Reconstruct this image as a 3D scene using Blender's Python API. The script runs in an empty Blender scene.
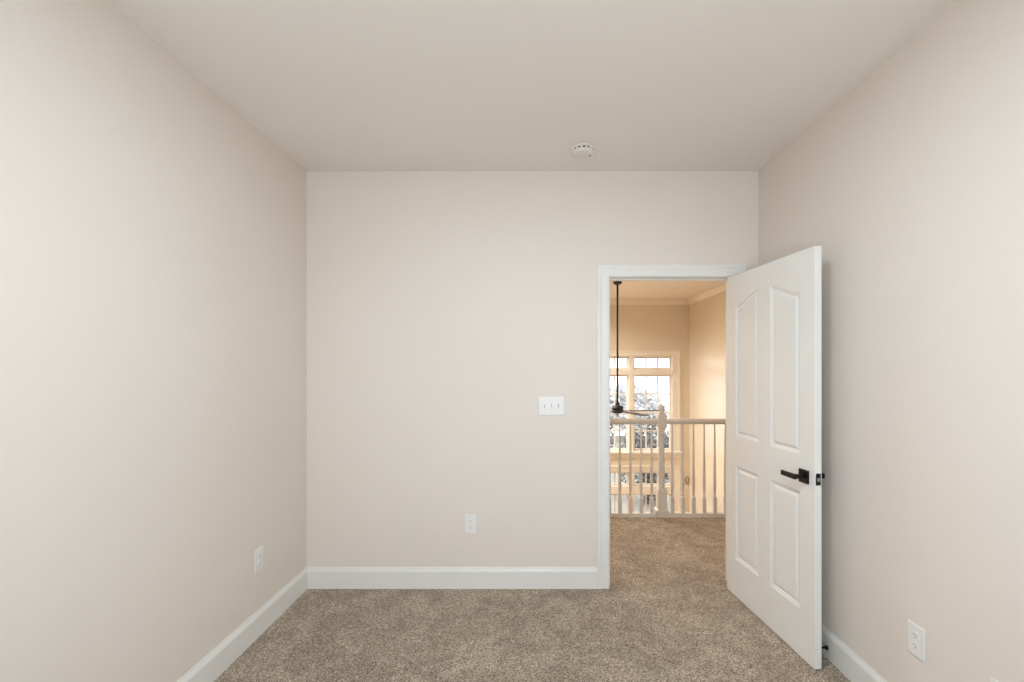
import bpy, bmesh, math, random
from mathutils import Vector, Matrix
PI = math.pi
rnd = random.Random(7)
S = bpy.context.scene
C = S.collection

# ------------------------------------------------------------------ camera
EYE = 1.457
cam_d = bpy.data.cameras.new('camera')
cam_d.sensor_width = 36.0
cam_d.lens = 455.0 / 1024.0 * 36.0
cam_d.shift_x = -21.0 / 1024.0
cam_d.shift_y = 25.5 / 1024.0
cam_d.clip_start = 0.02
cam_d.clip_end = 400
cam = bpy.data.objects.new('camera', cam_d)
cam.location = (0, 0, EYE)
cam.rotation_euler = (PI / 2, 0, 0)
C.objects.link(cam)
S.camera = cam

# ------------------------------------------------------------------ colour management, world
S.view_settings.view_transform = 'Standard'
S.view_settings.look = 'None'
S.view_settings.gamma = 1.0
S.view_settings.use_curve_mapping = False
S.view_settings.exposure = 0.21
S.cycles.use_denoising = True
S.cycles.max_bounces = 14
S.cycles.diffuse_bounces = 8
S.cycles.sample_clamp_indirect = 8.0

w = bpy.data.worlds.new('overcast_sky')
S.world = w
w.use_nodes = True
nt = w.node_tree
bg = nt.nodes['Background']
tc = nt.nodes.new('ShaderNodeTexCoord')
nz = nt.nodes.new('ShaderNodeTexNoise')
nz.inputs['Scale'].default_value = 6.0
nz.inputs['Detail'].default_value = 4.0
rp = nt.nodes.new('ShaderNodeValToRGB')
rp.color_ramp.elements[0].position = 0.35
rp.color_ramp.elements[0].color = (0.80, 0.84, 0.90, 1)
rp.color_ramp.elements[1].position = 0.65
rp.color_ramp.elements[1].color = (1.0, 0.99, 0.97, 1)
nt.links.new(tc.outputs['Generated'], nz.inputs['Vector'])
nt.links.new(nz.outputs['Fac'], rp.inputs['Fac'])
nt.links.new(rp.outputs['Color'], bg.inputs['Color'])
bg.inputs['Strength'].default_value = 2.6

def area_lamp(name, loc, rot, sx, sy, power, col, shape='RECTANGLE', spread=PI):
    d = bpy.data.lights.new(name, 'AREA')
    d.shape = shape
    d.size = sx
    if shape in ('RECTANGLE', 'ELLIPSE'):
        d.size_y = sy
    d.energy = power
    d.color = col
    d.spread = spread
    o = bpy.data.objects.new(name, d)
    o.location = loc
    o.rotation_euler = rot
    C.objects.link(o)
    return o

# daylight entering by the bedroom window in the wall behind the camera
area_lamp('bedroom_window_daylight', (0.0, -0.60, 1.52), (PI / 2, 0, 0), 1.9, 1.6, 40, (0.72, 0.857, 1.0))

# ------------------------------------------------------------------ materials
def principled(name, col, rough=0.5, metal=0.0, spec=0.5):
    m = bpy.data.materials.new(name)
    m.use_nodes = True
    b = m.node_tree.nodes['Principled BSDF']
    b.inputs['Base Color'].default_value = (*col, 1)
    b.inputs['Roughness'].default_value = rough
    b.inputs['Metallic'].default_value = metal
    b.inputs['Specular IOR Level'].default_value = spec
    return m

def add_noise(m, scale, amount, bump=0.0, bump_scale=None, dist=0.002):
    """mottle the base colour a little and add a fine bump, in object space"""
    t = m.node_tree
    b = t.nodes['Principled BSDF']
    tc = t.nodes.new('ShaderNodeTexCoord')
    n = t.nodes.new('ShaderNodeTexNoise')
    n.inputs['Scale'].default_value = scale
    n.inputs['Detail'].default_value = 3
    t.links.new(tc.outputs['Object'], n.inputs['Vector'])
    c = b.inputs['Base Color'].default_value
    r = t.nodes.new('ShaderNodeValToRGB')
    r.color_ramp.elements[0].position = 0.3
    r.color_ramp.elements[1].position = 0.7
    r.color_ramp.elements[0].color = (c[0] * (1 - amount), c[1] * (1 - amount), c[2] * (1 - amount), 1)
    r.color_ramp.elements[1].color = (min(1, c[0] * (1 + amount)), min(1, c[1] * (1 + amount)), min(1, c[2] * (1 + amount)), 1)
    t.links.new(n.outputs['Fac'], r.inputs['Fac'])
    t.links.new(r.outputs['Color'], b.inputs['Base Color'])
    if bump:
        n2 = t.nodes.new('ShaderNodeTexNoise')
        n2.inputs['Scale'].default_value = bump_scale
        n2.inputs['Detail'].default_value = 2
        t.links.new(tc.outputs['Object'], n2.inputs['Vector'])
        bp = t.nodes.new('ShaderNodeBump')
        bp.inputs['Strength'].default_value = bump
        bp.inputs['Distance'].default_value = dist
        t.links.new(n2.outputs['Fac'], bp.inputs['Height'])
        t.links.new(bp.outputs['Normal'], b.inputs['Normal'])
    return m

M = {}
M['wall'] = add_noise(principled('beige_wall_paint', (0.717, 0.654, 0.584), 0.75, 0, 0.3), 1.5, 0.012, 0.12, 260, 0.001)
M['ceiling'] = add_noise(principled('ceiling_paint', (0.785, 0.744, 0.688), 0.9, 0, 0.2), 1.2, 0.01, 0.12, 220, 0.001)
M['hall_wall'] = add_noise(principled('warm_lit_satin_wall_paint', (0.71, 0.63, 0.50), 0.32, 0, 1.0), 1.5, 0.012)  # warm lamplight tone put into the wall colour
M['hall_ceiling'] = add_noise(principled('warm_ceiling_paint', (0.82, 0.745, 0.64), 0.9, 0, 0.2), 1.2, 0.01)
M['trim'] = add_noise(principled('white_trim_paint', (0.745, 0.73, 0.69), 0.38, 0, 0.5), 4, 0.008)
M['cream'] = add_noise(principled('cream_trim_paint', (0.79, 0.735, 0.65), 0.4, 0, 0.5), 4, 0.01)
M['door'] = add_noise(principled('white_door_paint', (0.75, 0.74, 0.705), 0.40, 0, 0.5), 3, 0.008, 0.05, 300, 0.0006)
M['rail'] = add_noise(principled('shaded_cream_railing_paint', (0.63, 0.585, 0.52), 0.42, 0, 0.5), 4, 0.01)  # trim cream darkened in the base colour for its backlit shade
M['plastic'] = add_noise(principled('white_plastic', (0.76, 0.745, 0.71), 0.32, 0, 0.5), 20, 0.006)
M['black'] = add_noise(principled('matt_black_metal', (0.012, 0.011, 0.010), 0.38, 0.6, 0.5), 60, 0.15)
M['bronze'] = add_noise(principled('dark_bronze_metal', (0.006, 0.0055, 0.005), 0.6, 0.0, 0.5), 30, 0.2)
M['blade'] = add_noise(principled('dark_walnut_blade', (0.012, 0.009, 0.007), 0.5, 0, 0.5), 12, 0.3)
M['ivory'] = add_noise(principled('ivory_plastic', (0.72, 0.69, 0.635), 0.4), 20, 0.01)
M['slot'] = add_noise(principled('dark_recess', (0.24, 0.23, 0.22), 0.8), 40, 0.1)
M['brass'] = add_noise(principled('tan_bronze', (0.34, 0.23, 0.12), 0.4, 0.3), 40, 0.1)
M['dark_slot'] = add_noise(principled('dark_vent', (0.05, 0.047, 0.043), 0.8), 40, 0.1)
M['steel'] = add_noise(principled('brushed_steel', (0.6, 0.58, 0.55), 0.3, 1.0), 80, 0.08)
M['red'] = add_noise(principled('indicator_lens', (0.06, 0.05, 0.045), 0.3), 80, 0.08)
M['bark'] = add_noise(principled('bark', (0.11, 0.085, 0.065), 0.9), 8, 0.3)
M['wood'] = add_noise(principled('oak_floor', (0.33, 0.22, 0.13), 0.4), 5, 0.2)
M['lawn'] = add_noise(principled('pale_lawn', (0.34, 0.335, 0.30), 0.95), 0.6, 0.25)
M['patio'] = add_noise(principled('pale_concrete', (0.62, 0.61, 0.58), 0.85), 2, 0.08)

def leaf_mat(name, a, b_):
    m = principled(name, a, 0.7)
    t = m.node_tree
    b = t.nodes['Principled BSDF']
    tc = t.nodes.new('ShaderNodeTexCoord')
    n = t.nodes.new('ShaderNodeTexNoise')
    n.inputs['Scale'].default_value = 3.0
    r = t.nodes.new('ShaderNodeValToRGB')
    r.color_ramp.elements[0].position = 0.35
    r.color_ramp.elements[1].position = 0.65
    r.color_ramp.elements[0].color = (*a, 1)
    r.color_ramp.elements[1].color = (*b_, 1)
    t.links.new(tc.outputs['Object'], n.inputs['Vector'])
    t.links.new(n.outputs['Fac'], r.inputs['Fac'])
    t.links.new(r.outputs['Color'], b.inputs['Base Color'])
    return m
M['leaf'] = leaf_mat('grey_green_leaves', (0.12, 0.124, 0.122), (0.27, 0.275, 0.272))
M['leaf_pale'] = leaf_mat('haze_paled_leaves', (0.62, 0.625, 0.635), (0.74, 0.74, 0.75))  # whitening by distant haze put into the leaf colour

def carpet_mat():
    m = principled('brown_cut_pile_carpet', (0.3, 0.24, 0.18), 1.0, 0, 0.05)
    t = m.node_tree
    b = t.nodes['Principled BSDF']
    tc = t.nodes.new('ShaderNodeTexCoord')
    def noise(scale, detail, rough=0.5):
        n = t.nodes.new('ShaderNodeTexNoise')
        n.inputs['Scale'].default_value = scale
        n.inputs['Detail'].default_value = detail
        n.inputs['Roughness'].default_value = rough
        t.links.new(tc.outputs['Object'], n.inputs['Vector'])
        return n
    fine = noise(240, 3.0, 0.8)
    ramp = t.nodes.new('ShaderNodeValToRGB')
    e = ramp.color_ramp.elements
    e[0].position = 0.24; e[0].color = (0.16, 0.122, 0.09, 1)
    e[1].position = 0.76; e[1].color = (0.67, 0.565, 0.44, 1)
    x = e.new(0.5); x.color = (0.37, 0.286, 0.202, 1)
    vor = t.nodes.new('ShaderNodeTexVoronoi')
    vor.inputs['Scale'].default_value = 215.0
    t.links.new(tc.outputs['Object'], vor.inputs['Vector'])
    bw = t.nodes.new('ShaderNodeSeparateColor')
    t.links.new(vor.outputs['Color'], bw.inputs[0])
    mf = t.nodes.new('ShaderNodeMix')
    mf.data_type = 'FLOAT'
    mf.inputs[0].default_value = 0.55
    t.links.new(fine.outputs['Fac'], mf.inputs[2])
    t.links.new(bw.outputs[0], mf.inputs[3])
    t.links.new(mf.outputs[0], ramp.inputs['Fac'])
    big = noise(4.2, 5.0, 0.62)
    big.inputs['Distortion'].default_value = 0.8
    r2 = t.nodes.new('ShaderNodeValToRGB')
    r2.color_ramp.elements[0].position = 0.41; r2.color_ramp.elements[0].color = (0.84, 0.82, 0.80, 1)
    r2.color_ramp.elements[1].position = 0.60; r2.color_ramp.elements[1].color = (1.10, 1.10, 1.09, 1)
    t.links.new(big.outputs['Fac'], r2.inputs['Fac'])
    mx = t.nodes.new('ShaderNodeMix')
    mx.data_type = 'RGBA'; mx.blend_type = 'MULTIPLY'
    mx.inputs[0].default_value = 1.0
    t.links.new(ramp.outputs['Color'], mx.inputs[6])
    t.links.new(r2.outputs['Color'], mx.inputs[7])
    t.links.new(mx.outputs[2], b.inputs['Base Color'])
    bp = t.nodes.new('ShaderNodeBump')
    bp.inputs['Strength'].default_value = 0.8
    bp.inputs['Distance'].default_value = 0.008
    t.links.new(fine.outputs['Fac'], bp.inputs['Height'])
    t.links.new(bp.outputs['Normal'], b.inputs['Normal'])
    b.inputs['Sheen Weight'].default_value = 0.15
    return m
M['carpet'] = carpet_mat()

def glass_mat():
    m = bpy.data.materials.new('window_glass')
    m.use_nodes = True
    t = m.node_tree
    t.nodes.clear()
    out = t.nodes.new('ShaderNodeOutputMaterial')
    mix = t.nodes.new('ShaderNodeMixShader')
    tr = t.nodes.new('ShaderNodeBsdfTransparent')
    tr.inputs['Color'].default_value = (0.97, 0.97, 0.97, 1)
    gl = t.nodes.new('ShaderNodeBsdfGlossy')
    gl.inputs['Roughness'].default_value = 0.02
    fr = t.nodes.new('ShaderNodeFresnel')
    fr.inputs['IOR'].default_value = 1.25
    t.links.new(fr.outputs['Fac'], mix.inputs[0])
    t.links.new(tr.outputs[0], mix.inputs[1])
    t.links.new(gl.outputs[0], mix.inputs[2])
    t.links.new(mix.outputs[0], out.inputs['Surface'])
    return m
M['glass'] = glass_mat()

def lamp_mat():
    m = principled('added_lamp_lens', (0.9, 0.85, 0.75), 0.4)
    b = m.node_tree.nodes['Principled BSDF']
    b.inputs['Emission Color'].default_value = (1.0, 0.82, 0.6, 1)
    b.inputs['Emission Strength'].default_value = 4
    return m
M['lens'] = lamp_mat()
M['dome'] = lamp_mat()
M['dome'].node_tree.nodes['Principled BSDF'].inputs['Emission Color'].default_value = (0.90, 0.95, 1.0, 1)
M['dome'].node_tree.nodes['Principled BSDF'].inputs['Emission Strength'].default_value = 6

# ------------------------------------------------------------------ mesh helpers
class MB:
    def __init__(s):
        s.bm = bmesh.new()
    def box(s, x0, x1, y0, y1, z0, z1, mat=None, bevel=0.0, seg=2):
        vs = [s.bm.verts.new(p) for p in ((x0,y0,z0),(x1,y0,z0),(x1,y1,z0),(x0,y1,z0),(x0,y0,z1),(x1,y0,z1),(x1,y1,z1),(x0,y1,z1))]
        fs = [s.bm.faces.new([vs[i] for i in q]) for q in ((0,3,2,1),(4,5,6,7),(0,1,5,4),(1,2,6,5),(2,3,7,6),(3,0,4,7))]
        if bevel > 0:
            ed = list({e for f in fs for e in f.edges})
            bmesh.ops.bevel(s.bm, geom=ed, offset=bevel, segments=seg, affect='EDGES', profile=0.5)
        return s
    def lathe(s, prof, cx=0, cy=0, n=24, axis='z', off=0.0):
        """prof: list of (radius, height)"""
        rings = []
        for r, h in prof:
            ring = []
            for k in range(n):
                a = 2 * PI * k / n
                p = (r * math.cos(a), r * math.sin(a), h)
                if axis == 'z': q = (cx + p[0], cy + p[1], p[2])
                elif axis == 'x': q = (p[2], cx + p[0], cy + p[1])
                else: q = (cx + p[0], p[2], cy + p[1])
                ring.append(s.bm.verts.new(q))
            rings.append(ring)
        for a, b in zip(rings, rings[1:]):
            for k in range(n):
                f = s.bm.faces.new((a[k], a[(k + 1) % n], b[(k + 1) % n], b[k]))
                f.smooth = True
        s.bm.faces.new(rings[0][::-1])
        s.bm.faces.new(rings[-1])
        return s
    def squares(s, prof, cx=0, cy=0):
        """square sections: (half width, height)"""
        rings = [[s.bm.verts.new((cx + a * h, cy + b * h, z)) for a, b in ((-1,-1),(1,-1),(1,1),(-1,1))] for h, z in prof]
        for a, b in zip(rings, rings[1:]):
            for k in range(4):
                s.bm.faces.new((a[k], a[(k+1) % 4], b[(k+1) % 4], b[k]))
        s.bm.faces.new(rings[0][::-1]); s.bm.faces.new(rings[-1])
        return s
    def extrude(s, prof, p0, p1, up=(0,0,1), out=(0,-1,0), m0=0.0, m1=0.0):
        """prof: closed polygon of (outward, upward); run from p0 to p1; m0/m1 mitre: shift along run per outward unit"""
        p0, p1, up, out = Vector(p0), Vector(p1), Vector(up), Vector(out)
        d = (p1 - p0).normalized()
        a = [s.bm.verts.new(p0 + out * o + up * u + d * (m0 * o)) for o, u in prof]
        b = [s.bm.verts.new(p1 + out * o + up * u + d * (m1 * o)) for o, u in prof]
        n = len(prof)
        for k in range(n):
            s.bm.faces.new((a[k], a[(k+1) % n], b[(k+1) % n], b[k]))
        s.bm.faces.new(a[::-1]); s.bm.faces.new(b)
        return s
    def poly_prism(s, pts, z0, z1):
        a = [s.bm.verts.new((x, y, z0)) for x, y in pts]
        b = [s.bm.verts.new((x, y, z1)) for x, y in pts]
        n = len(pts)
        for k in range(n):
            s.bm.faces.new((a[k], a[(k+1) % n], b[(k+1) % n], b[k]))
        s.bm.faces.new(a[::-1]); s.bm.faces.new(b)
        return s
    def xform(s, mat):
        bmesh.ops.transform(s.bm, matrix=mat, verts=s.bm.verts)
        return s
    def build(s, name, mat, parent=None):
        bmesh.ops.recalc_face_normals(s.bm, faces=s.bm.faces)
        me = bpy.data.meshes.new(name)
        s.bm.to_mesh(me); s.bm.free()
        for m in (mat if isinstance(mat, (list, tuple)) else [mat]):
            me.materials.append(m)
        o = bpy.data.objects.new(name, me)
        C.objects.link(o)
        if parent: o.parent = parent
        return o

def tag(o, label=None, cat=None, group=None, kind=None):
    if label: o['label'] = label
    if cat: o['category'] = cat
    if group: o['group'] = group
    if kind: o['kind'] = kind
    return o
def empty(name, loc=(0,0,0), rz=0.0):
    o = bpy.data.objects.new(name, None)
    o.location = loc
    o.rotation_euler = (0, 0, rz)
    o.empty_display_size = 0.1
    C.objects.link(o)
    return o
def struct(o, label, cat):
    return tag(o, label, cat, None, 'structure')
def copy_tree(o, parent=None):
    c = o.copy()
    C.objects.link(c)
    if parent: c.parent = parent
    for ch in list(o.children):
        copy_tree(ch, c)
    return c

# ------------------------------------------------------------------ dimensions
XL, XR = -1.4906, 1.483           # bedroom side walls
YB, YR = 2.994, -0.50             # back wall (with the door), wall behind the camera
HC = 2.743                        # ceiling height
WT = 0.12
JL, JR, JH = 0.503, 1.318, 2.044  # door opening
GY = 8.77                         # far wall of the two-storey room
GXR, GXL = 3.017, -3.2
RAIL_Y = 4.45                     # balustrade centre line
GZ = -2.95                        # lower floor

# ------------------------------------------------------------------ bedroom shell
b = MB()
b.box(XL - WT, XR + WT, YR - WT, YB, -0.25, 0)
b.box(JL - 0.02, JR + 0.02, YB, YB + WT, -0.25, 0)
b.box(GXL, GXR, YB + WT, RAIL_Y - 0.055, -0.25, 0)
struct(b.build('floor', M['carpet']), 'speckled brown carpet running through the doorway to the landing', 'floor')
struct(MB().box(XL - WT, XR + WT, YR - WT, YB, HC, HC + 0.15).build('ceiling', M['ceiling']), 'plain bedroom ceiling with a smoke detector', 'ceiling')
struct(MB().box(XL - WT, XL, YR - WT, YB, 0, HC).build('wall_left', M['wall']), 'long beige wall on the left', 'wall')
struct(MB().box(XR, XR + WT, YR - WT, YB, 0, HC).build('wall_right', M['wall']), 'beige wall on the right behind the open door', 'wall')
b = MB()
b.box(GXL, JL - 0.02, YB, YB + WT, 0, HC)
b.box(JR + 0.02, GXR, YB, YB + WT, 0, HC)
b.box(JL - 0.02, JR + 0.02, YB, YB + WT, JH + 0.02, HC)
struct(b.build('wall_back', M['wall']), 'beige wall facing the camera with the doorway', 'wall')
# wall behind the camera with its window opening
wx0, wx1, wz0, wz1 = -0.95, 0.95, 0.72, 2.32
b = MB()
b.box(XL, wx0, YR - WT, YR, 0, HC); b.box(wx1, XR, YR - WT, YR, 0, HC)
b.box(wx0, wx1, YR - WT, YR, 0, wz0); b.box(wx0, wx1, YR - WT, YR, wz1, HC)
struct(b.build('wall_front', M['wall']), 'beige wall behind the camera with a window', 'wall')

# baseboards: 138 mm with a stepped cap
BP = [(0,0),(0.014,0),(0.014,0.112),(0.0115,0.116),(0.0115,0.120),(0.009,0.124),(0.006,0.130),(0.0045,0.138),(0,0.138)]
def baseboard(name, p0, p1, out, m0, m1, mat, label):
    o = MB().extrude(BP, p0, p1, (0,0,1), out, m0, m1).build(name, mat)
    return struct(o, label, 'baseboard')
CASL, CASR = 0.4215, 1.3995         # outer edges of the door casing
baseboard('baseboard_left', (XL, YR, 0), (XL, YB, 0), (1,0,0), 1, -1, M['trim'], 'white baseboard along the left wall')
baseboard('baseboard_back', (XL, YB, 0), (CASL, YB, 0), (0,-1,0), 1, 0, M['trim'], 'white baseboard along the back wall up to the door casing')
baseboard('baseboard_back_corner', (CASR, YB, 0), (XR, YB, 0), (0,-1,0), 0, -1, M['trim'], 'short white baseboard piece behind the open door')
baseboard('baseboard_right', (XR, YR, 0), (XR, YB, 0), (-1,0,0), 1, -1, M['trim'], 'white baseboard along the right wall')
baseboard('baseboard_front', (XL, YR, 0), (XR, YR, 0), (0,1,0), 1, -1, M['trim'], 'white baseboard behind the camera')

# door casing (moulded, mitred) and jamb
CW = 0.076
CP = [(0,0.0),(0.011,0.0),(0.0125,0.004),(0.0125,0.012),(0.0105,0.016),(0.0105,0.046),(0.014,0.054),(0.0165,0.061),(0.0165,0.071),(0.014,CW),(0,CW)]
def casing(b, x0, x1, top, yw, sgn):
    """frame of three mitred pieces around an opening, inner edges x0..x1, top; profile (out, across)"""
    def ring(p, d_in):
        return p
    lx = []
    for o, a in CP:
        y = yw + sgn * o
        lx.append([(x0 - a, y, 0.0), (x0 - a, y, top + a), (x1 + a, y, top + a), (x1 + a, y, 0.0)])
    vs = [[b.bm.verts.new(p) for p in row] for row in lx]
    n = len(vs)
    for i in range(n):
        a, c = vs[i], vs[(i + 1) % n]
        for k in range(3):
            b.bm.faces.new((a[k], a[k+1], c[k+1], c[k]))
    b.bm.faces.new([v[0] for v in vs]); b.bm.faces.new([v[3] for v in vs][::-1])
b = MB(); casing(b, JL - 0.0055, JR + 0.0055, JH + 0.0055, YB, -1)
struct(b.build('trim_1', M['trim']), 'white moulded casing around the doorway', 'door casing')
b = MB(); casing(b, JL - 0.0055, JR + 0.0055, JH + 0.0055, YB + WT, 1)
struct(b.build('trim_2', M['trim']), 'white moulded casing on the landing side of the doorway', 'door casing')
b = MB()
b.box(JL - 0.0195, JL, YB - 0.0005, YB + WT + 0.0005, 0, JH)
b.box(JR, JR + 0.0195, YB - 0.0005, YB + WT + 0.0005, 0, JH)
b.box(JL - 0.0195, JR + 0.0195, YB - 0.0005, YB + WT + 0.0005, JH, JH + 0.0195)
b.box(JL, JL + 0.011, YB + 0.042, YB + 0.078, 0, JH)
b.box(JR - 0.011, JR, YB + 0.042, YB + 0.078, 0, JH)
b.box(JL + 0.011, JR - 0.011, YB + 0.042, YB + 0.078, JH - 0.011, JH)
struct(b.build('trim_3', M['trim']), 'white door jamb with stop strips lining the doorway', 'door jamb')

# ------------------------------------------------------------------ the bedroom door
DW, DT, DZ0, DZ1 = 0.803, 0.036, 0.004, 2.036
HX, HY = 1.3115, YB - 0.008       # hinge pin
root = empty('door_1', (HX, HY, 0), math.radians(90 + 5.7))
struct(root, 'open white four panel door with arched upper panels and black lever', 'door')
# local frame, door closed: leaf runs along -x, room face at y=+0.006, landing face at y=+0.042
def pu(u, v, y):                  # u from the hinge edge
    return (-0.003 - u, y, v)
STI, MUL = 0.105, 0.109
PW = (DW - 2 * STI - MUL) / 2
def arch(t):                      # 0 at the outer stile, 1 at the middle
    s_ = t * t * (3 - 2 * t)
    return 1.832 + 0.072 * s_
def panel_loop(k, upper, inset):
    u0 = STI + k * (PW + MUL); u1 = u0 + PW
    if upper:
        pts = [(u0 + inset, 1.015 + inset), (u1 - inset, 1.015 + inset)]
        n = 22
        for i in range(n + 1):
            u = (u1 - inset) + (u0 - u1 + 2 * inset) * i / n
            t = (u - u0) / PW
            if k == 1: t = 1 - t
            sl = (6 * t - 6 * t * t) * 0.072 / PW
            pts.append((u, arch(t) - inset * math.sqrt(1 + sl * sl)))
    else:
        pts = [(u0 + inset, 0.242 + inset), (u1 - inset, 0.242 + inset), (u1 - inset, 0.831 - inset), (u0 + inset, 0.831 - inset)]
    return pts
RINGS = [(0.0, 0.0), (0.0015, 0.0055), (0.004, 0.0060), (0.012, 0.0085), (0.019, 0.0115), (0.022, 0.0115), (0.036, 0.0045), (0.039, 0.0042)]
def door_face(b, y, inward):
    edges = []
    oc = [b.bm.verts.new(pu(*p, y)) for p in ((0, DZ0), (DW, DZ0), (DW, DZ1), (0, DZ1))]
    for i in range(4): edges.append(b.bm.edges.new((oc[i], oc[(i+1) % 4])))
    for k in (0, 1):
        for upper in (True, False):
            prev = None
            for ins, dep in RINGS:
                vs = [b.bm.verts.new(pu(u, v, y + inward * dep)) for u, v in panel_loop(k, upper, ins)]
                n = len(vs)
                if prev is None:
                    for i in range(n): edges.append(b.bm.edges.new((vs[i], vs[(i+1) % n])))
                else:
                    for i in range(n):
                        b.bm.faces.new((prev[i], prev[(i+1) % n], vs[(i+1) % n], vs[i]))
                prev = vs
            b.bm.faces.new(prev)
    bmesh.ops.triangle_fill(b.bm, use_beauty=True, use_dissolve=False, edges=edges)
    return oc
b = MB()
fa = door_face(b, 0.042, -1)
fb = door_face(b, 0.006, 1)
for i in range(4):
    b.bm.faces.new((fa[i], fa[(i+1) % 4], fb[(i+1) % 4], fb[i]))
leaf = b.build('door_leaf', M['door'], root)
bev = leaf.modifiers.new('edge', 'BEVEL')
bev.width = 0.0022; bev.segments = 2; bev.limit_method = 'ANGLE'; bev.angle_limit = math.radians(75)

LU, LZ = DW - 0.070, 0.915
def lever(yface, sgn):
    """square rose and straight flat lever pointing at the hinge, on the face at yface with outward sign sgn"""
    x = -0.003 - LU
    def bx(b, x0, x1, a, c, z0, z1, bev=0.0015):
        y0, y1 = sorted((yface + sgn * a, yface + sgn * c))
        b.box(x0, x1, y0, y1, z0, z1, None, bev)
    h = empty('door_handle', (0,0,0)); h.parent = root
    h['label'] = 'black straight lever handle on square rose'
    b = MB(); bx(b, x - 0.033, x + 0.033, 0, 0.009, LZ - 0.033, LZ + 0.033); b.build('rose', M['black'], h)
    b = MB(); bx(b, x - 0.010, x + 0.010, 0.008, 0.062, LZ - 0.010, LZ + 0.010); b.build('neck', M['black'], h)
    b = MB(); bx(b, x - 0.012, x + 0.094, 0.050, 0.063, LZ - 0.0125, LZ + 0.0125, 0.002); b.build('lever', M['black'], h)
    return h
lever(0.042, 1)
lever(0.006, -1)
b = MB(); b.box(-0.003 - DW - 0.0015, -0.003 - DW + 0.001, 0.0115, 0.0365, LZ - 0.0285, LZ + 0.0285, None, 0.0006)
lp = tag(b.build('latch_plate', M['black'], root), 'black latch plate')
b = MB()
b.poly_prism([(-0.003 - DW - 0.001, 0.016), (-0.003 - DW - 0.011, 0.028), (-0.003 - DW - 0.011, 0.032), (-0.003 - DW - 0.001, 0.032)], LZ - 0.009, LZ + 0.009)
tag(b.build('latch_bolt', M['steel'], lp), 'steel latch bolt')
for z in (0.25, 1.05, 1.83):
    hg = empty('hinge', (0,0,0)); hg.parent = root
    b = MB().lathe([(0.004, z - 0.050), (0.0065, z - 0.047), (0.0065, z + 0.047), (0.004, z + 0.050)], 0, 0, 12); b.build('knuckle', M['black'], hg)
    b = MB(); b.box(-0.0032, -0.0015, 0.006, 0.036, z - 0.045, z + 0.045); b.build('leaf_plate', M['black'], hg)

# ------------------------------------------------------------------ window behind the camera
def win_frame(b, x0, x1, z0, z1, y0, y1, t):
    b.box(x0, x0 + t, y0, y1, z0, z1); b.box(x1 - t, x1, y0, y1, z0, z1)
    b.box(x0 + t, x1 - t, y0, y1, z0, z0 + t); b.box(x0 + t, x1 - t, y0, y1, z1 - t, z1)
rw = empty('window_1', (0,0,0)); struct(rw, 'white bedroom window behind the camera', 'window')
b = MB(); win_frame(b, wx0, wx1, wz0, wz1, YR - 0.10, YR - 0.02, 0.045); b.box(-0.025, 0.025, YR - 0.10, YR - 0.02, wz0 + 0.045, wz1 - 0.045); b.build('window_frame', M['trim'], rw)
b = MB(); b.box(wx0 - 0.08, wx1 + 0.08, YR - 0.02, YR + 0.05, wz0 - 0.03, wz0, None, 0.004); b.build('window_sill', M['trim'], rw)
b = MB(); b.box(wx0 + 0.045, wx1 - 0.045, YR - 0.062, YR - 0.058, wz0 + 0.045, wz1 - 0.045); b.build('window_pane', M['glass'], rw)

# ------------------------------------------------------------------ outlets, switch, detector
def outlet_proto(name, label, group):
    """faces -y; centre at origin"""
    r = empty(name); tag(r, label, 'outlet', group)
    b = MB(); b.box(-0.0395, 0.0395, -0.006, 0.0, -0.062, 0.062, None, 0.0035, 3); b.build('cover_plate', M['plastic'], r)
    for dz in (0.0195, -0.0195):
        b = MB()
        pts = []
        for k in range(24):
            a = 2 * PI * k / 24
            pts.append((max(-0.0145, min(0.0145, 0.0172 * math.cos(a))), 0.0172 * math.sin(a) * 0.82))
        b.poly_prism(pts, 0.0055, 0.0082)
        b.xform(Matrix.Translation((0, 0, dz)) @ Matrix.Rotation(PI / 2, 4, 'X'))
        rc = b.build('receptacle', M['plastic'], r)
        b = MB()
        b.box(-0.0075, -0.0053, -0.0086, -0.0075, dz - 0.001, dz + 0.0075)
        b.box(0.0053, 0.0075, -0.0086, -0.0075, dz, dz + 0.0070)
        b.lathe([(0.0026, -0.0086), (0.0026, -0.0075)], 0, dz - 0.0075, 12, 'y')
        tag(b.build('slot', M['slot'], rc), 'dark socket slots')
    b = MB(); b.lathe([(0.0028, -0.0072), (0.0034, -0.0066), (0.0034, -0.0055)], 0, 0, 12, 'y'); b.build('screw', M['plastic'], r)
    return r
o1 = outlet_proto('wall_outlet', 'white double outlet low on the back wall, left of the doorway', 'white double outlets near the floor')
o1.location = (-0.4115, YB, 0.4225)
def put_outlet(loc, rz, label):
    o = copy_tree(o1); o.location = loc; o.rotation_euler = (0, 0, rz); o['label'] = label; return o
put_outlet((XL, 2.468, 0.410), PI / 2, 'white double outlet low on the left wall above the baseboard')
put_outlet((XR, 1.756, 0.3985), -PI / 2, 'white double outlet low on the right wall, wholly in view beside the open door')
put_outlet((XR, 1.433, 0.392), -PI / 2, 'white outlet on the right wall with only its upper corner showing at the bottom edge')

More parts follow.
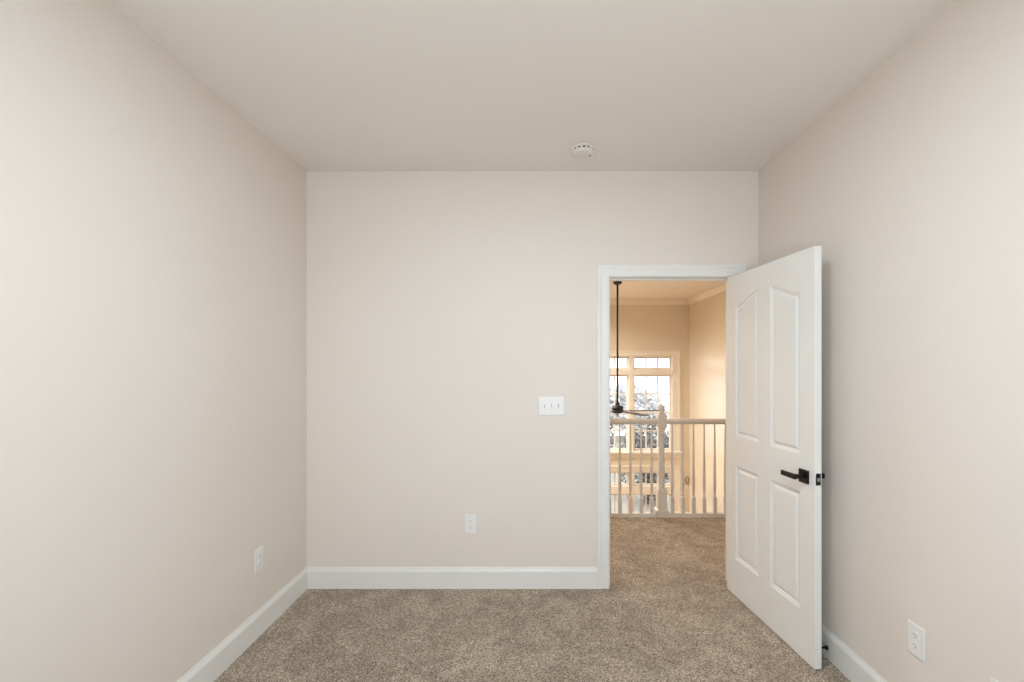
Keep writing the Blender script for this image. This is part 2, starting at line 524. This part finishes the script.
sw = empty('light_switch', (0.1215, YB, 1.199)); tag(sw, 'white three toggle switch plate on the back wall left of the doorway', 'light switch')
b = MB(); b.box(-0.084, 0.084, -0.006, 0, -0.062, 0.062, None, 0.0035, 3); b.build('cover_plate', M['plastic'], sw)
for k, up in ((-1, 1), (0, -1), (1, -1)):
    x = 0.046 * k
    b = MB(); b.box(x - 0.0055, x + 0.0055, -0.0072, -0.0055, -0.0125, 0.0125); fr = b.build('toggle_bezel', M['plastic'], sw)
    b = MB(); b.box(x - 0.0036, x + 0.0036, -0.0078, -0.0070, -0.0098, 0.0098); tag(b.build('slot', M['slot'], fr), 'grey shadow slot around toggle')
    b = MB(); b.box(-0.0034, 0.0034, -0.019, 0, -0.0055, 0.0055, None, 0.0015)
    b.xform(Matrix.Translation((x, -0.006, 0)) @ Matrix.Rotation(math.radians(-28 * up), 4, 'X')); b.build('toggle', M['plastic'], sw)
    for dz in (0.0302, -0.0302):
        b = MB(); b.lathe([(0.0028, -0.0072), (0.0034, -0.0066), (0.0034, -0.0055)], x, dz, 12, 'y'); b.build('screw', M['plastic'], sw)

sd = empty('smoke_detector', (0.293, 2.675, HC)); tag(sd, 'round white smoke detector on the ceiling near the back wall', 'smoke detector')
b = MB(); b.lathe([(0.060, 0.0), (0.064, -0.003), (0.064, -0.012), (0.060, -0.014)], 0, 0, 48); b.build('base_plate', M['ivory'], sd)
b = MB(); b.lathe([(0.054, -0.013), (0.055, -0.016), (0.055, -0.024)], 0, 0, 48); tag(b.build('vent_ring', M['dark_slot'], sd), 'dark vent ring')
b = MB()
for k in range(14):
    a0 = 2 * PI * k / 14
    bb = MB(); bb.box(0.052, 0.0605, -0.0065, 0.0065, -0.026, -0.012)
    bb.xform(Matrix.Rotation(a0, 4, 'Z'))
    me = bpy.data.meshes.new('tmp'); bb.bm.to_mesh(me); bb.bm.free(); b.bm.from_mesh(me); bpy.data.meshes.remove(me)
b.build('vent_rib', M['ivory'], sd)
b = MB(); b.lathe([(0.059, -0.0235), (0.061, -0.026), (0.0595, -0.032), (0.054, -0.038), (0.045, -0.0405), (0.001, -0.041)], 0, 0, 48); b.build('cover', M['ivory'], sd)
b = MB(); b.lathe([(0.011, -0.0405), (0.011, -0.0425), (0.0095, -0.0435), (0.001, -0.0437)], 0.012, -0.022, 20); tag(b.build('test_button', M['ivory'], sd), 'round test button')
b = MB(); b.lathe([(0.005, -0.0395), (0.005, -0.0420), (0.003, -0.0428)], 0.040, 0.005, 14); tag(b.build('indicator_light', M['red'], sd), 'dark indicator lens')

sd.scale = (1.08, 1.08, 1.08)

# flush ceiling lamp added unseen above the frame to brighten the side walls
cl = empty('added_ceiling_light', (0.0, 1.05, HC)); tag(cl, 'round flush ceiling light added unseen in the middle of the bedroom ceiling', 'ceiling light')
b = MB(); b.lathe([(0.168, 0.0), (0.172, -0.006), (0.172, -0.022), (0.160, -0.026)], 0, 0, 40); b.build('base_plate', M['trim'], cl)
b = MB(); b.lathe([(0.158, -0.024), (0.158, -0.034), (0.150, -0.038), (0.001, -0.039)], 0, 0, 40); b.build('diffuser', M['dome'], cl)
area_lamp('added_ceiling_lamp', (0.0, 1.05, HC - 0.046), (0, 0, 0), 0.29, 0.29, 24, (0.72, 0.855, 1.0), 'DISK')

# doorstop on the right baseboard
ds = empty('door_stop', (XR - 0.014, 2.272, 0.053)); tag(ds, 'small black door stop on the right baseboard behind the door', 'door stop')
b = MB(); b.lathe([(0.011, 0.0), (0.011, -0.004), (0.008, -0.010), (0.0055, -0.012)], 0, 0, 20, 'x'); b.build('base', M['black'], ds)
b = MB(); b.lathe([(0.005, -0.011), (0.005, -0.050)], 0, 0, 16, 'x'); b.build('shaft', M['black'], ds)
b = MB(); b.lathe([(0.009, -0.048), (0.011, -0.050), (0.011, -0.060), (0.008, -0.064)], 0, 0, 16, 'x'); b.build('rubber_tip', M['black'], ds)

# ------------------------------------------------------------------ landing and two-storey room shell
struct(MB().box(GXL - WT, GXR + WT, YB, GY + WT, HC, HC + 0.15).build('ceiling_landing', M['hall_ceiling']), 'warm cream ceiling over the landing and two storey room', 'ceiling')
struct(MB().box(GXR, GXR + WT, YB + WT, GY + WT, GZ, HC).build('wall_landing_right', M['hall_wall']), 'tan satin wall on the right beyond the railing', 'wall')
struct(MB().box(GXL - WT, GXL, YB + WT, GY + WT, GZ, HC).build('wall_landing_left', M['hall_wall']), 'tan wall on the far left of the two storey room', 'wall')
struct(MB().box(GXL, GXR, RAIL_Y - 0.055, GY, GZ - 0.2, GZ).build('floor_lower', M['wood']), 'wooden floor of the room below the railing', 'floor')
struct(MB().box(GXL, GXR, RAIL_Y - 0.055 - 0.14, RAIL_Y - 0.055 - 0.005, GZ, -0.25).build('wall_under_landing', M['hall_wall']), 'tan wall below the landing edge', 'wall')
struct(MB().box(GXL, GXR, RAIL_Y - 0.055, RAIL_Y + 0.06, -0.28, 0.0).build('trim_4', M['cream']), 'cream landing edge board under the railing', 'trim')

S_ = 455.0 / GY
def gx(px): return (px - 533.0) / S_
def gz(py): return EYE - (py - 366.5) / S_
# windows of the far wall: three columns, an upper and a lower unit
COLS = [(gx(545.5), gx(581)), (gx(589.5), gx(625)), (gx(633.5), gx(669))]
COLS = [(gx(548.2), gx(584.2)), (gx(591.2), gx(627.2)), (gx(635.0), gx(670.2))]
UP_T = (gz(367.8), gz(358.5)); UP_M = (gz(449.0), gz(376.5))
LO_T = (gz(484.5), gz(473.5)); LO_M = (GZ + 0.35, gz(495.5))
OX0, OX1 = COLS[0][0] - 0.045, COLS[2][1] + 0.045
b = MB()
b.box(GXL, OX0, GY, GY + WT, GZ, HC); b.box(OX1, GXR, GY, GY + WT, GZ, HC)
b.box(OX0, OX1, GY, GY + WT, UP_T[1] + 0.045, HC)
b.box(OX0, OX1, GY, GY + WT, LO_T[1] + 0.045, UP_M[0] - 0.045)
b.box(OX0, OX1, GY, GY + WT, GZ, LO_M[0] - 0.045)
struct(b.build('wall_far', M['hall_wall']), 'tan wall with tall windows beyond the railing', 'wall')

def muntins(b, x0, x1, z0, z1, nx, nz, y, t=0.025):
    for i in range(1, nx):
        x = x0 + (x1 - x0) * i / nx
        b.box(x - t/2, x + t/2, y - 0.012, y + 0.012, z0, z1)
    for j in range(1, nz):
        z = z0 + (z1 - z0) * j / nz
        for i in range(nx):
            xa = x0 + (x1 - x0) * i / nx + (t/2 if i else 0); xb = x0 + (x1 - x0) * (i+1) / nx - (t/2 if i < nx-1 else 0)
            b.box(xa, xb, y - 0.011, y + 0.011, z - t/2, z + t/2)
def sash(root, x0, x1, z0, z1, nx, nz, fr=0.034, y=None, meet=None):
    y = GY + 0.06 if y is None else y
    b = MB(); win_frame(b, x0 - fr, x1 + fr, z0 - fr, z1 + fr, y - 0.022, y + 0.022, fr)
    if meet: b.box(x0, x1, y - 0.026, y + 0.022, meet - 0.018, meet + 0.018)
    s = b.build('sash', M['cream'], root)
    b = MB()
    if meet:
        muntins(b, x0, x1, z0, meet - 0.018, nx, nz // 2, y); muntins(b, x0, x1, meet + 0.018, z1, nx, nz // 2, y)
    else:
        muntins(b, x0, x1, z0, z1, nx, nz, y)
    b.build('muntin', M['trim'], s)
    b = MB(); b.box(x0 - 0.004, x1 + 0.004, y + 0.014, y + 0.018, z0 - 0.004, z1 + 0.004); b.build('pane', M['glass'], s)
def window_unit(name, label, T, Mn, lower):
    r = empty(name, (0,0,0)); struct(r, label, 'window')
    fr = 0.034
    zb, zt = Mn[0] - fr - 0.01, T[1] + fr + 0.01
    # box frame with mullions and the transom bar
    b = MB()
    b.box(OX0, COLS[0][0] - fr, GY - 0.004, GY + 0.11, zb, zt); b.box(COLS[2][1] + fr, OX1, GY - 0.004, GY + 0.11, zb, zt)
    for i in (0, 1):
        b.box(COLS[i][1] + fr, COLS[i+1][0] - fr, GY - 0.018, GY + 0.11, zb, zt)
    for c in COLS:
        b.box(c[0] - fr, c[1] + fr, GY - 0.012, GY + 0.11, Mn[1] + fr, T[0] - fr)
        b.box(c[0] - fr, c[1] + fr, GY - 0.004, GY + 0.11, zt - 0.01, zt)
        b.box(c[0] - fr, c[1] + fr, GY - 0.004, GY + 0.11, zb, zb + 0.01)
    b.build('window_frame', M['cream'], r)
    # casing
    b = MB()
    cw = 0.138
    b.box(OX0 - cw, OX0 + 0.002, GY - 0.022, GY, zb - 0.02, zt); b.box(OX1 - 0.002, OX1 + cw, GY - 0.022, GY, zb - 0.02, zt)
    b.box(OX0 - cw, OX1 + cw, GY - 0.022, GY, zt, zt + cw - 0.03)
    b.box(OX0 - cw, OX0 - cw + 0.025, GY - 0.034, GY - 0.022, zb, zt + cw - 0.03); b.box(OX1 + cw - 0.025, OX1 + cw, GY - 0.034, GY - 0.022, zb, zt + cw - 0.03)
    b.box(OX0 - cw + 0.025, OX1 + cw - 0.025, GY - 0.034, GY - 0.022, zt + cw - 0.055, zt + cw - 0.03)
    b.build('window_casing', M['cream'], r)
    b = MB()
    b.box(OX0 - cw - 0.03, OX1 + cw + 0.03, GY - 0.07, GY, zb - 0.035, zb, None, 0.004)
    b.box(OX0 - cw, OX1 + cw, GY - 0.018, GY, zb - 0.125, zb - 0.035)
    b.build('window_sill', M['cream'], r)
    for c in COLS:
        sash(r, c[0], c[1], T[0], T[1], 3, 1)
        if lower: sash(r, c[0], c[1], Mn[0], Mn[1], 3, 4)
        else: sash(r, c[0], c[1], Mn[0], Mn[1], 3, 4, meet=(Mn[0] + Mn[1]) / 2)
    return r
window_unit('window_2', 'tall upper window with small panes and transom beyond the railing', UP_T, UP_M, False)
window_unit('window_3', 'lower window with transom seen between the balusters', LO_T, LO_M, True)

# crown moulding in the two-storey room
CR = [(0,0),(0,-0.100),(0.008,-0.100),(0.012,-0.088),(0.030,-0.068),(0.055,-0.030),(0.070,-0.016),(0.078,-0.012),(0.078,0)]
b = MB().extrude(CR, (GXL, GY, HC), (GXR, GY, HC), (0,0,1), (0,-1,0), 1, -1)
struct(b.build('trim_5', M['hall_ceiling']), 'cream crown moulding over the window wall', 'crown moulding')
b = MB().extrude(CR, (GXR, YB + WT, HC), (GXR, GY, HC), (0,0,1), (-1,0,0), 0, -1)
struct(b.build('trim_6', M['hall_ceiling']), 'cream crown moulding over the right wall beyond the railing', 'crown moulding')

# ------------------------------------------------------------------ balustrade
RS = 455.0 / RAIL_Y
def rx(px): return (px - 533.0) / RS
rail = empty('stair_railing', (rx(661.5), RAIL_Y, 0))
tag(rail, 'cream painted landing railing with turned balusters and newel post', 'railing')
NX = 0.0
def rl(px): return rx(px) - rx(661.5)
x_end = GXR - rx(661.5)
x_beg = -1.75
# handrail: rounded cap with fillets under it
HP = [(-0.018,0.893),(0.018,0.893),(0.018,0.902),(0.027,0.908),(0.031,0.917),(0.031,0.929),(0.026,0.939),(0.014,0.945),(-0.014,0.945),(-0.026,0.939),(-0.031,0.929),(-0.031,0.917),(-0.027,0.908),(-0.018,0.902)]
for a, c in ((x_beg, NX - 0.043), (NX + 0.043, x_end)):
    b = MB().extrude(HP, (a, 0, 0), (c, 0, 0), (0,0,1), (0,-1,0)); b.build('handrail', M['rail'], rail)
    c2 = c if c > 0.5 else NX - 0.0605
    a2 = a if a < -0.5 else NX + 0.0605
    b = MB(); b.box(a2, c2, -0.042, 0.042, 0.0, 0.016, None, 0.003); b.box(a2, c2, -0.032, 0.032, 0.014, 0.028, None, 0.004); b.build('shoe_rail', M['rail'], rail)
# newel post
nw = empty('newel_post'); nw.parent = rail
b = MB().squares([(0.060, 0.0), (0.060, 0.052), (0.055, 0.060), (0.0460, 0.068), (0.0430, 0.072), (0.0430, 0.262), (0.036, 0.276)], 0, 0); b.build('newel_base', M['rail'], nw)
b = MB()
b.squares([(0.0300, 0.845), (0.0400, 0.862), (0.0430, 0.880), (0.0430, 0.972), (0.0385, 0.990), (0.0270, 1.001), (0.0240, 1.006)], 0, 0)
b.build('newel_block', M['rail'], nw)
b = MB().lathe([(0.036, 0.270), (0.038, 0.280), (0.030, 0.288), (0.0285, 0.300), (0.031, 0.34), (0.0305, 0.45), (0.027, 0.65), (0.025, 0.77), (0.025, 0.790), (0.033, 0.796), (0.033, 0.804), (0.026, 0.810), (0.026, 0.822), (0.036, 0.832), (0.037, 0.842), (0.030, 0.850)], 0, 0, 28); b.build('turned_shaft', M['rail'], nw)
b = MB().lathe([(0.022, 1.004), (0.027, 1.010), (0.020, 1.016), (0.019, 1.022), (0.026, 1.032), (0.029, 1.046), (0.028, 1.060), (0.021, 1.072), (0.010, 1.079), (0.002, 1.081)], 0, 0, 28); b.build('finial', M['rail'], nw)
# balusters
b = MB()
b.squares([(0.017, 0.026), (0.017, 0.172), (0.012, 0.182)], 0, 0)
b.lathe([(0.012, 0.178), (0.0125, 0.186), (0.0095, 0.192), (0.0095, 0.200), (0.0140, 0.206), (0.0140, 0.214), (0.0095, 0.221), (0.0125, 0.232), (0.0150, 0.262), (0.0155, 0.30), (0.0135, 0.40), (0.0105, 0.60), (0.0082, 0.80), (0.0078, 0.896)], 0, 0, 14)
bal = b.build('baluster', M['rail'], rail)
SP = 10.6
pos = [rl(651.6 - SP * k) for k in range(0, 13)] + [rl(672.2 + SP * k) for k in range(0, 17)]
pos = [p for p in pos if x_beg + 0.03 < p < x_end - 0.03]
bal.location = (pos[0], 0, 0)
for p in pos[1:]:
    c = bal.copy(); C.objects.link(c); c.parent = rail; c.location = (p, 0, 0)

# ------------------------------------------------------------------ ceiling fan on its long rod
FY = 6.92
FX = (617.5 - 533) * FY / 455
fan = empty('ceiling_fan', (FX, FY, 0)); tag(fan, 'black ceiling fan hanging on a long rod beyond the railing', 'ceiling fan')
b = MB().lathe([(0.066, HC), (0.066, HC - 0.012), (0.058, HC - 0.030), (0.030, HC - 0.044), (0.018, HC - 0.050)], 0, 0, 28); b.build('canopy', M['bronze'], fan)
b = MB().lathe([(0.0145, HC - 0.045), (0.0145, 0.90)], 0, 0, 16); b.build('downrod', M['bronze'], fan)
b = MB().lathe([(0.016, 0.915), (0.030, 0.900), (0.034, 0.880), (0.030, 0.866), (0.060, 0.860), (0.080, 0.848), (0.089, 0.826), (0.086, 0.802), (0.074, 0.793), (0.100, 0.786), (0.106, 0.776), (0.100, 0.766), (0.070, 0.752), (0.030, 0.744), (0.004, 0.742)], 0, 0, 32); b.build('motor_housing', M['bronze'], fan)
for k in range(5):
    a = math.radians(4 + 72 * k)
    R = Matrix.Rotation(a, 4, 'Z')
    b = MB(); b.box(0.085, 0.20, -0.022, 0.022, 0.776, 0.783, None, 0.002); b.xform(R); ir = b.build('blade_iron', M['bronze'], fan)
    b = MB()
    prof = [(0.17, -0.045), (0.22, -0.058), (0.45, -0.068), (0.66, -0.066), (0.715, -0.050), (0.735, -0.020), (0.735, 0.020), (0.715, 0.050), (0.66, 0.066), (0.45, 0.068), (0.22, 0.058), (0.17, 0.045)]
    b.poly_prism(prof, -0.004, 0.004)
    b.xform(R @ Matrix.Translation((0, 0, 0.783)) @ Matrix.Rotation(math.radians(1), 4, 'X'))
    b.build('fan_blade', M['blade'], fan)

# small oval ring on the far wall by the corner
b = MB()
for k in range(28):
    pass
ring_n, tube_n = 32, 10
vs = []
for k in range(ring_n):
    a = 2 * PI * k / ring_n
    row = []
    for j in range(tube_n):
        q = 2 * PI * j / tube_n
        rr = 1.0
        row.append(b.bm.verts.new(((0.030 + 0.009 * math.cos(q)) * math.cos(a), 0.009 * math.sin(q), (0.070 + 0.009 * math.cos(q)) * math.sin(a))))
    vs.append(row)
for k in range(ring_n):
    for j in range(tube_n):
        f = b.bm.faces.new((vs[k][j], vs[(k+1) % ring_n][j], vs[(k+1) % ring_n][(j+1) % tube_n], vs[k][(j+1) % tube_n])); f.smooth = True
tb = b.build('wall_ring', M['brass'])
tb.location = (gx(688.2) - 0.02, GY - 0.009, gz(480))
tag(tb, 'small tan oval ring on the tan wall beside the corner, seen between balusters', 'wall ring')

# ------------------------------------------------------------------ recessed lamps added out of view to brighten the landing and two-storey room
def can(x, y, power, label):
    r = empty('added_recessed_light', (x, y, HC)); tag(r, label, 'recessed light', 'added recessed lights beyond the doorway')
    b = MB().lathe([(0.062, 0.0), (0.092, 0.0), (0.092, -0.004), (0.080, -0.008), (0.062, -0.004)], 0, 0, 32); b.build('trim_ring', M['trim'], r)
    b = MB().lathe([(0.062, 0.0), (0.062, -0.002), (0.001, -0.003)], 0, 0, 32); b.build('lens', M['lens'], r)
    area_lamp('added_recessed_lamp', (x, y, HC - 0.012), (0, 0, 0), 0.14, 0.14, power, (1.0, 0.93, 0.86), 'DISK', math.radians(160))
can(0.9, 3.8, 2.5, 'added unseen recessed light in the landing ceiling just outside the doorway')
can(-0.6, 7.3, 116, 'added unseen recessed light over the lower room, left of the fan and nearer')
can(-0.6, 8.15, 116, 'added unseen recessed light over the lower room, left of the fan and farther')
can(2.0, 6.0, 10, 'added unseen recessed light over the lower room, near the right wall')

# ------------------------------------------------------------------ outdoors
struct(MB().box(-60, 60, GY + WT + 0.02, 30, GZ - 0.5, GZ - 0.15).build('ground', M['lawn']), 'pale lawn outside the tall windows', 'ground')
struct(MB().box(-5, 7, GY + WT + 0.05, GY + 5.0, GZ - 0.149, GZ - 0.10).build('ground_patio', M['patio']), 'pale patio outside the lower windows', 'patio')

def tree(name, x, y, z0, h, rx_, rz_, n, leaf, mat, label, group, trunk_h):
    r = empty(name, (x, y, z0)); tag(r, label, 'tree' if 'tree' in name else 'shrub', group)
    b = MB()
    cl = []
    for k in range(28):
        while True:
            p = Vector((rnd.uniform(-1, 1), rnd.uniform(-1, 1), rnd.uniform(-1, 1)))
            if p.length < 1: break
        cl.append((p, rnd.uniform(0.28, 0.5)))
    cz = trunk_h + rz_ * 0.85
    for i in range(n):
        c, rad = rnd.choice(cl)
        d = Vector((rnd.gauss(0, 1), rnd.gauss(0, 1), rnd.gauss(0, 1))).normalized() * rad * rnd.uniform(0.5, 1.0)
        p = c * 0.78 + d
        p = Vector((p.x * rx_, p.y * rx_, cz + p.z * rz_))
        if p.z < 0.05: p.z = 0.05 + rnd.uniform(0, 0.3)
        t = Vector((rnd.gauss(0, 1), rnd.gauss(0, 1), rnd.gauss(0, 0.7))).normalized()
        u = t.cross(Vector((rnd.gauss(0, 1), rnd.gauss(0, 1), rnd.gauss(0, 1)))).normalized()
        l = leaf * rnd.uniform(0.7, 1.3)
        q = [p - t * l, p + u * l * 0.5, p + t * l, p - u * l * 0.5]
        b.bm.faces.new([b.bm.verts.new(v) for v in q])
    b.build('foliage', mat, r)
    b = MB(); b.lathe([(0.05 * h / 2, 0.0), (0.035 * h / 2, trunk_h), (0.015 * h / 2, cz)], 0, 0, 10); b.build('trunk', M['bark'], r)
    return r
tr = [('leafy_tree', 3.85, 15.2, 0.95, 1.45, 0.9, 'grey green leafy tree outside, seen through the right half of the upper window'),
      ('leafy_tree', 2.3, 19.6, 1.4, 1.5, 0.9, 'grey green leafy tree outside, at the left edge of the upper window')]
for (nm, x, y, rxx, rzz, th, lb) in tr:
    tree(nm, x, y, GZ - 0.15, 3.0, rxx, rzz, 4200, 0.07, M['leaf'], lb, 'leafy trees outside the windows', th * 0.35)
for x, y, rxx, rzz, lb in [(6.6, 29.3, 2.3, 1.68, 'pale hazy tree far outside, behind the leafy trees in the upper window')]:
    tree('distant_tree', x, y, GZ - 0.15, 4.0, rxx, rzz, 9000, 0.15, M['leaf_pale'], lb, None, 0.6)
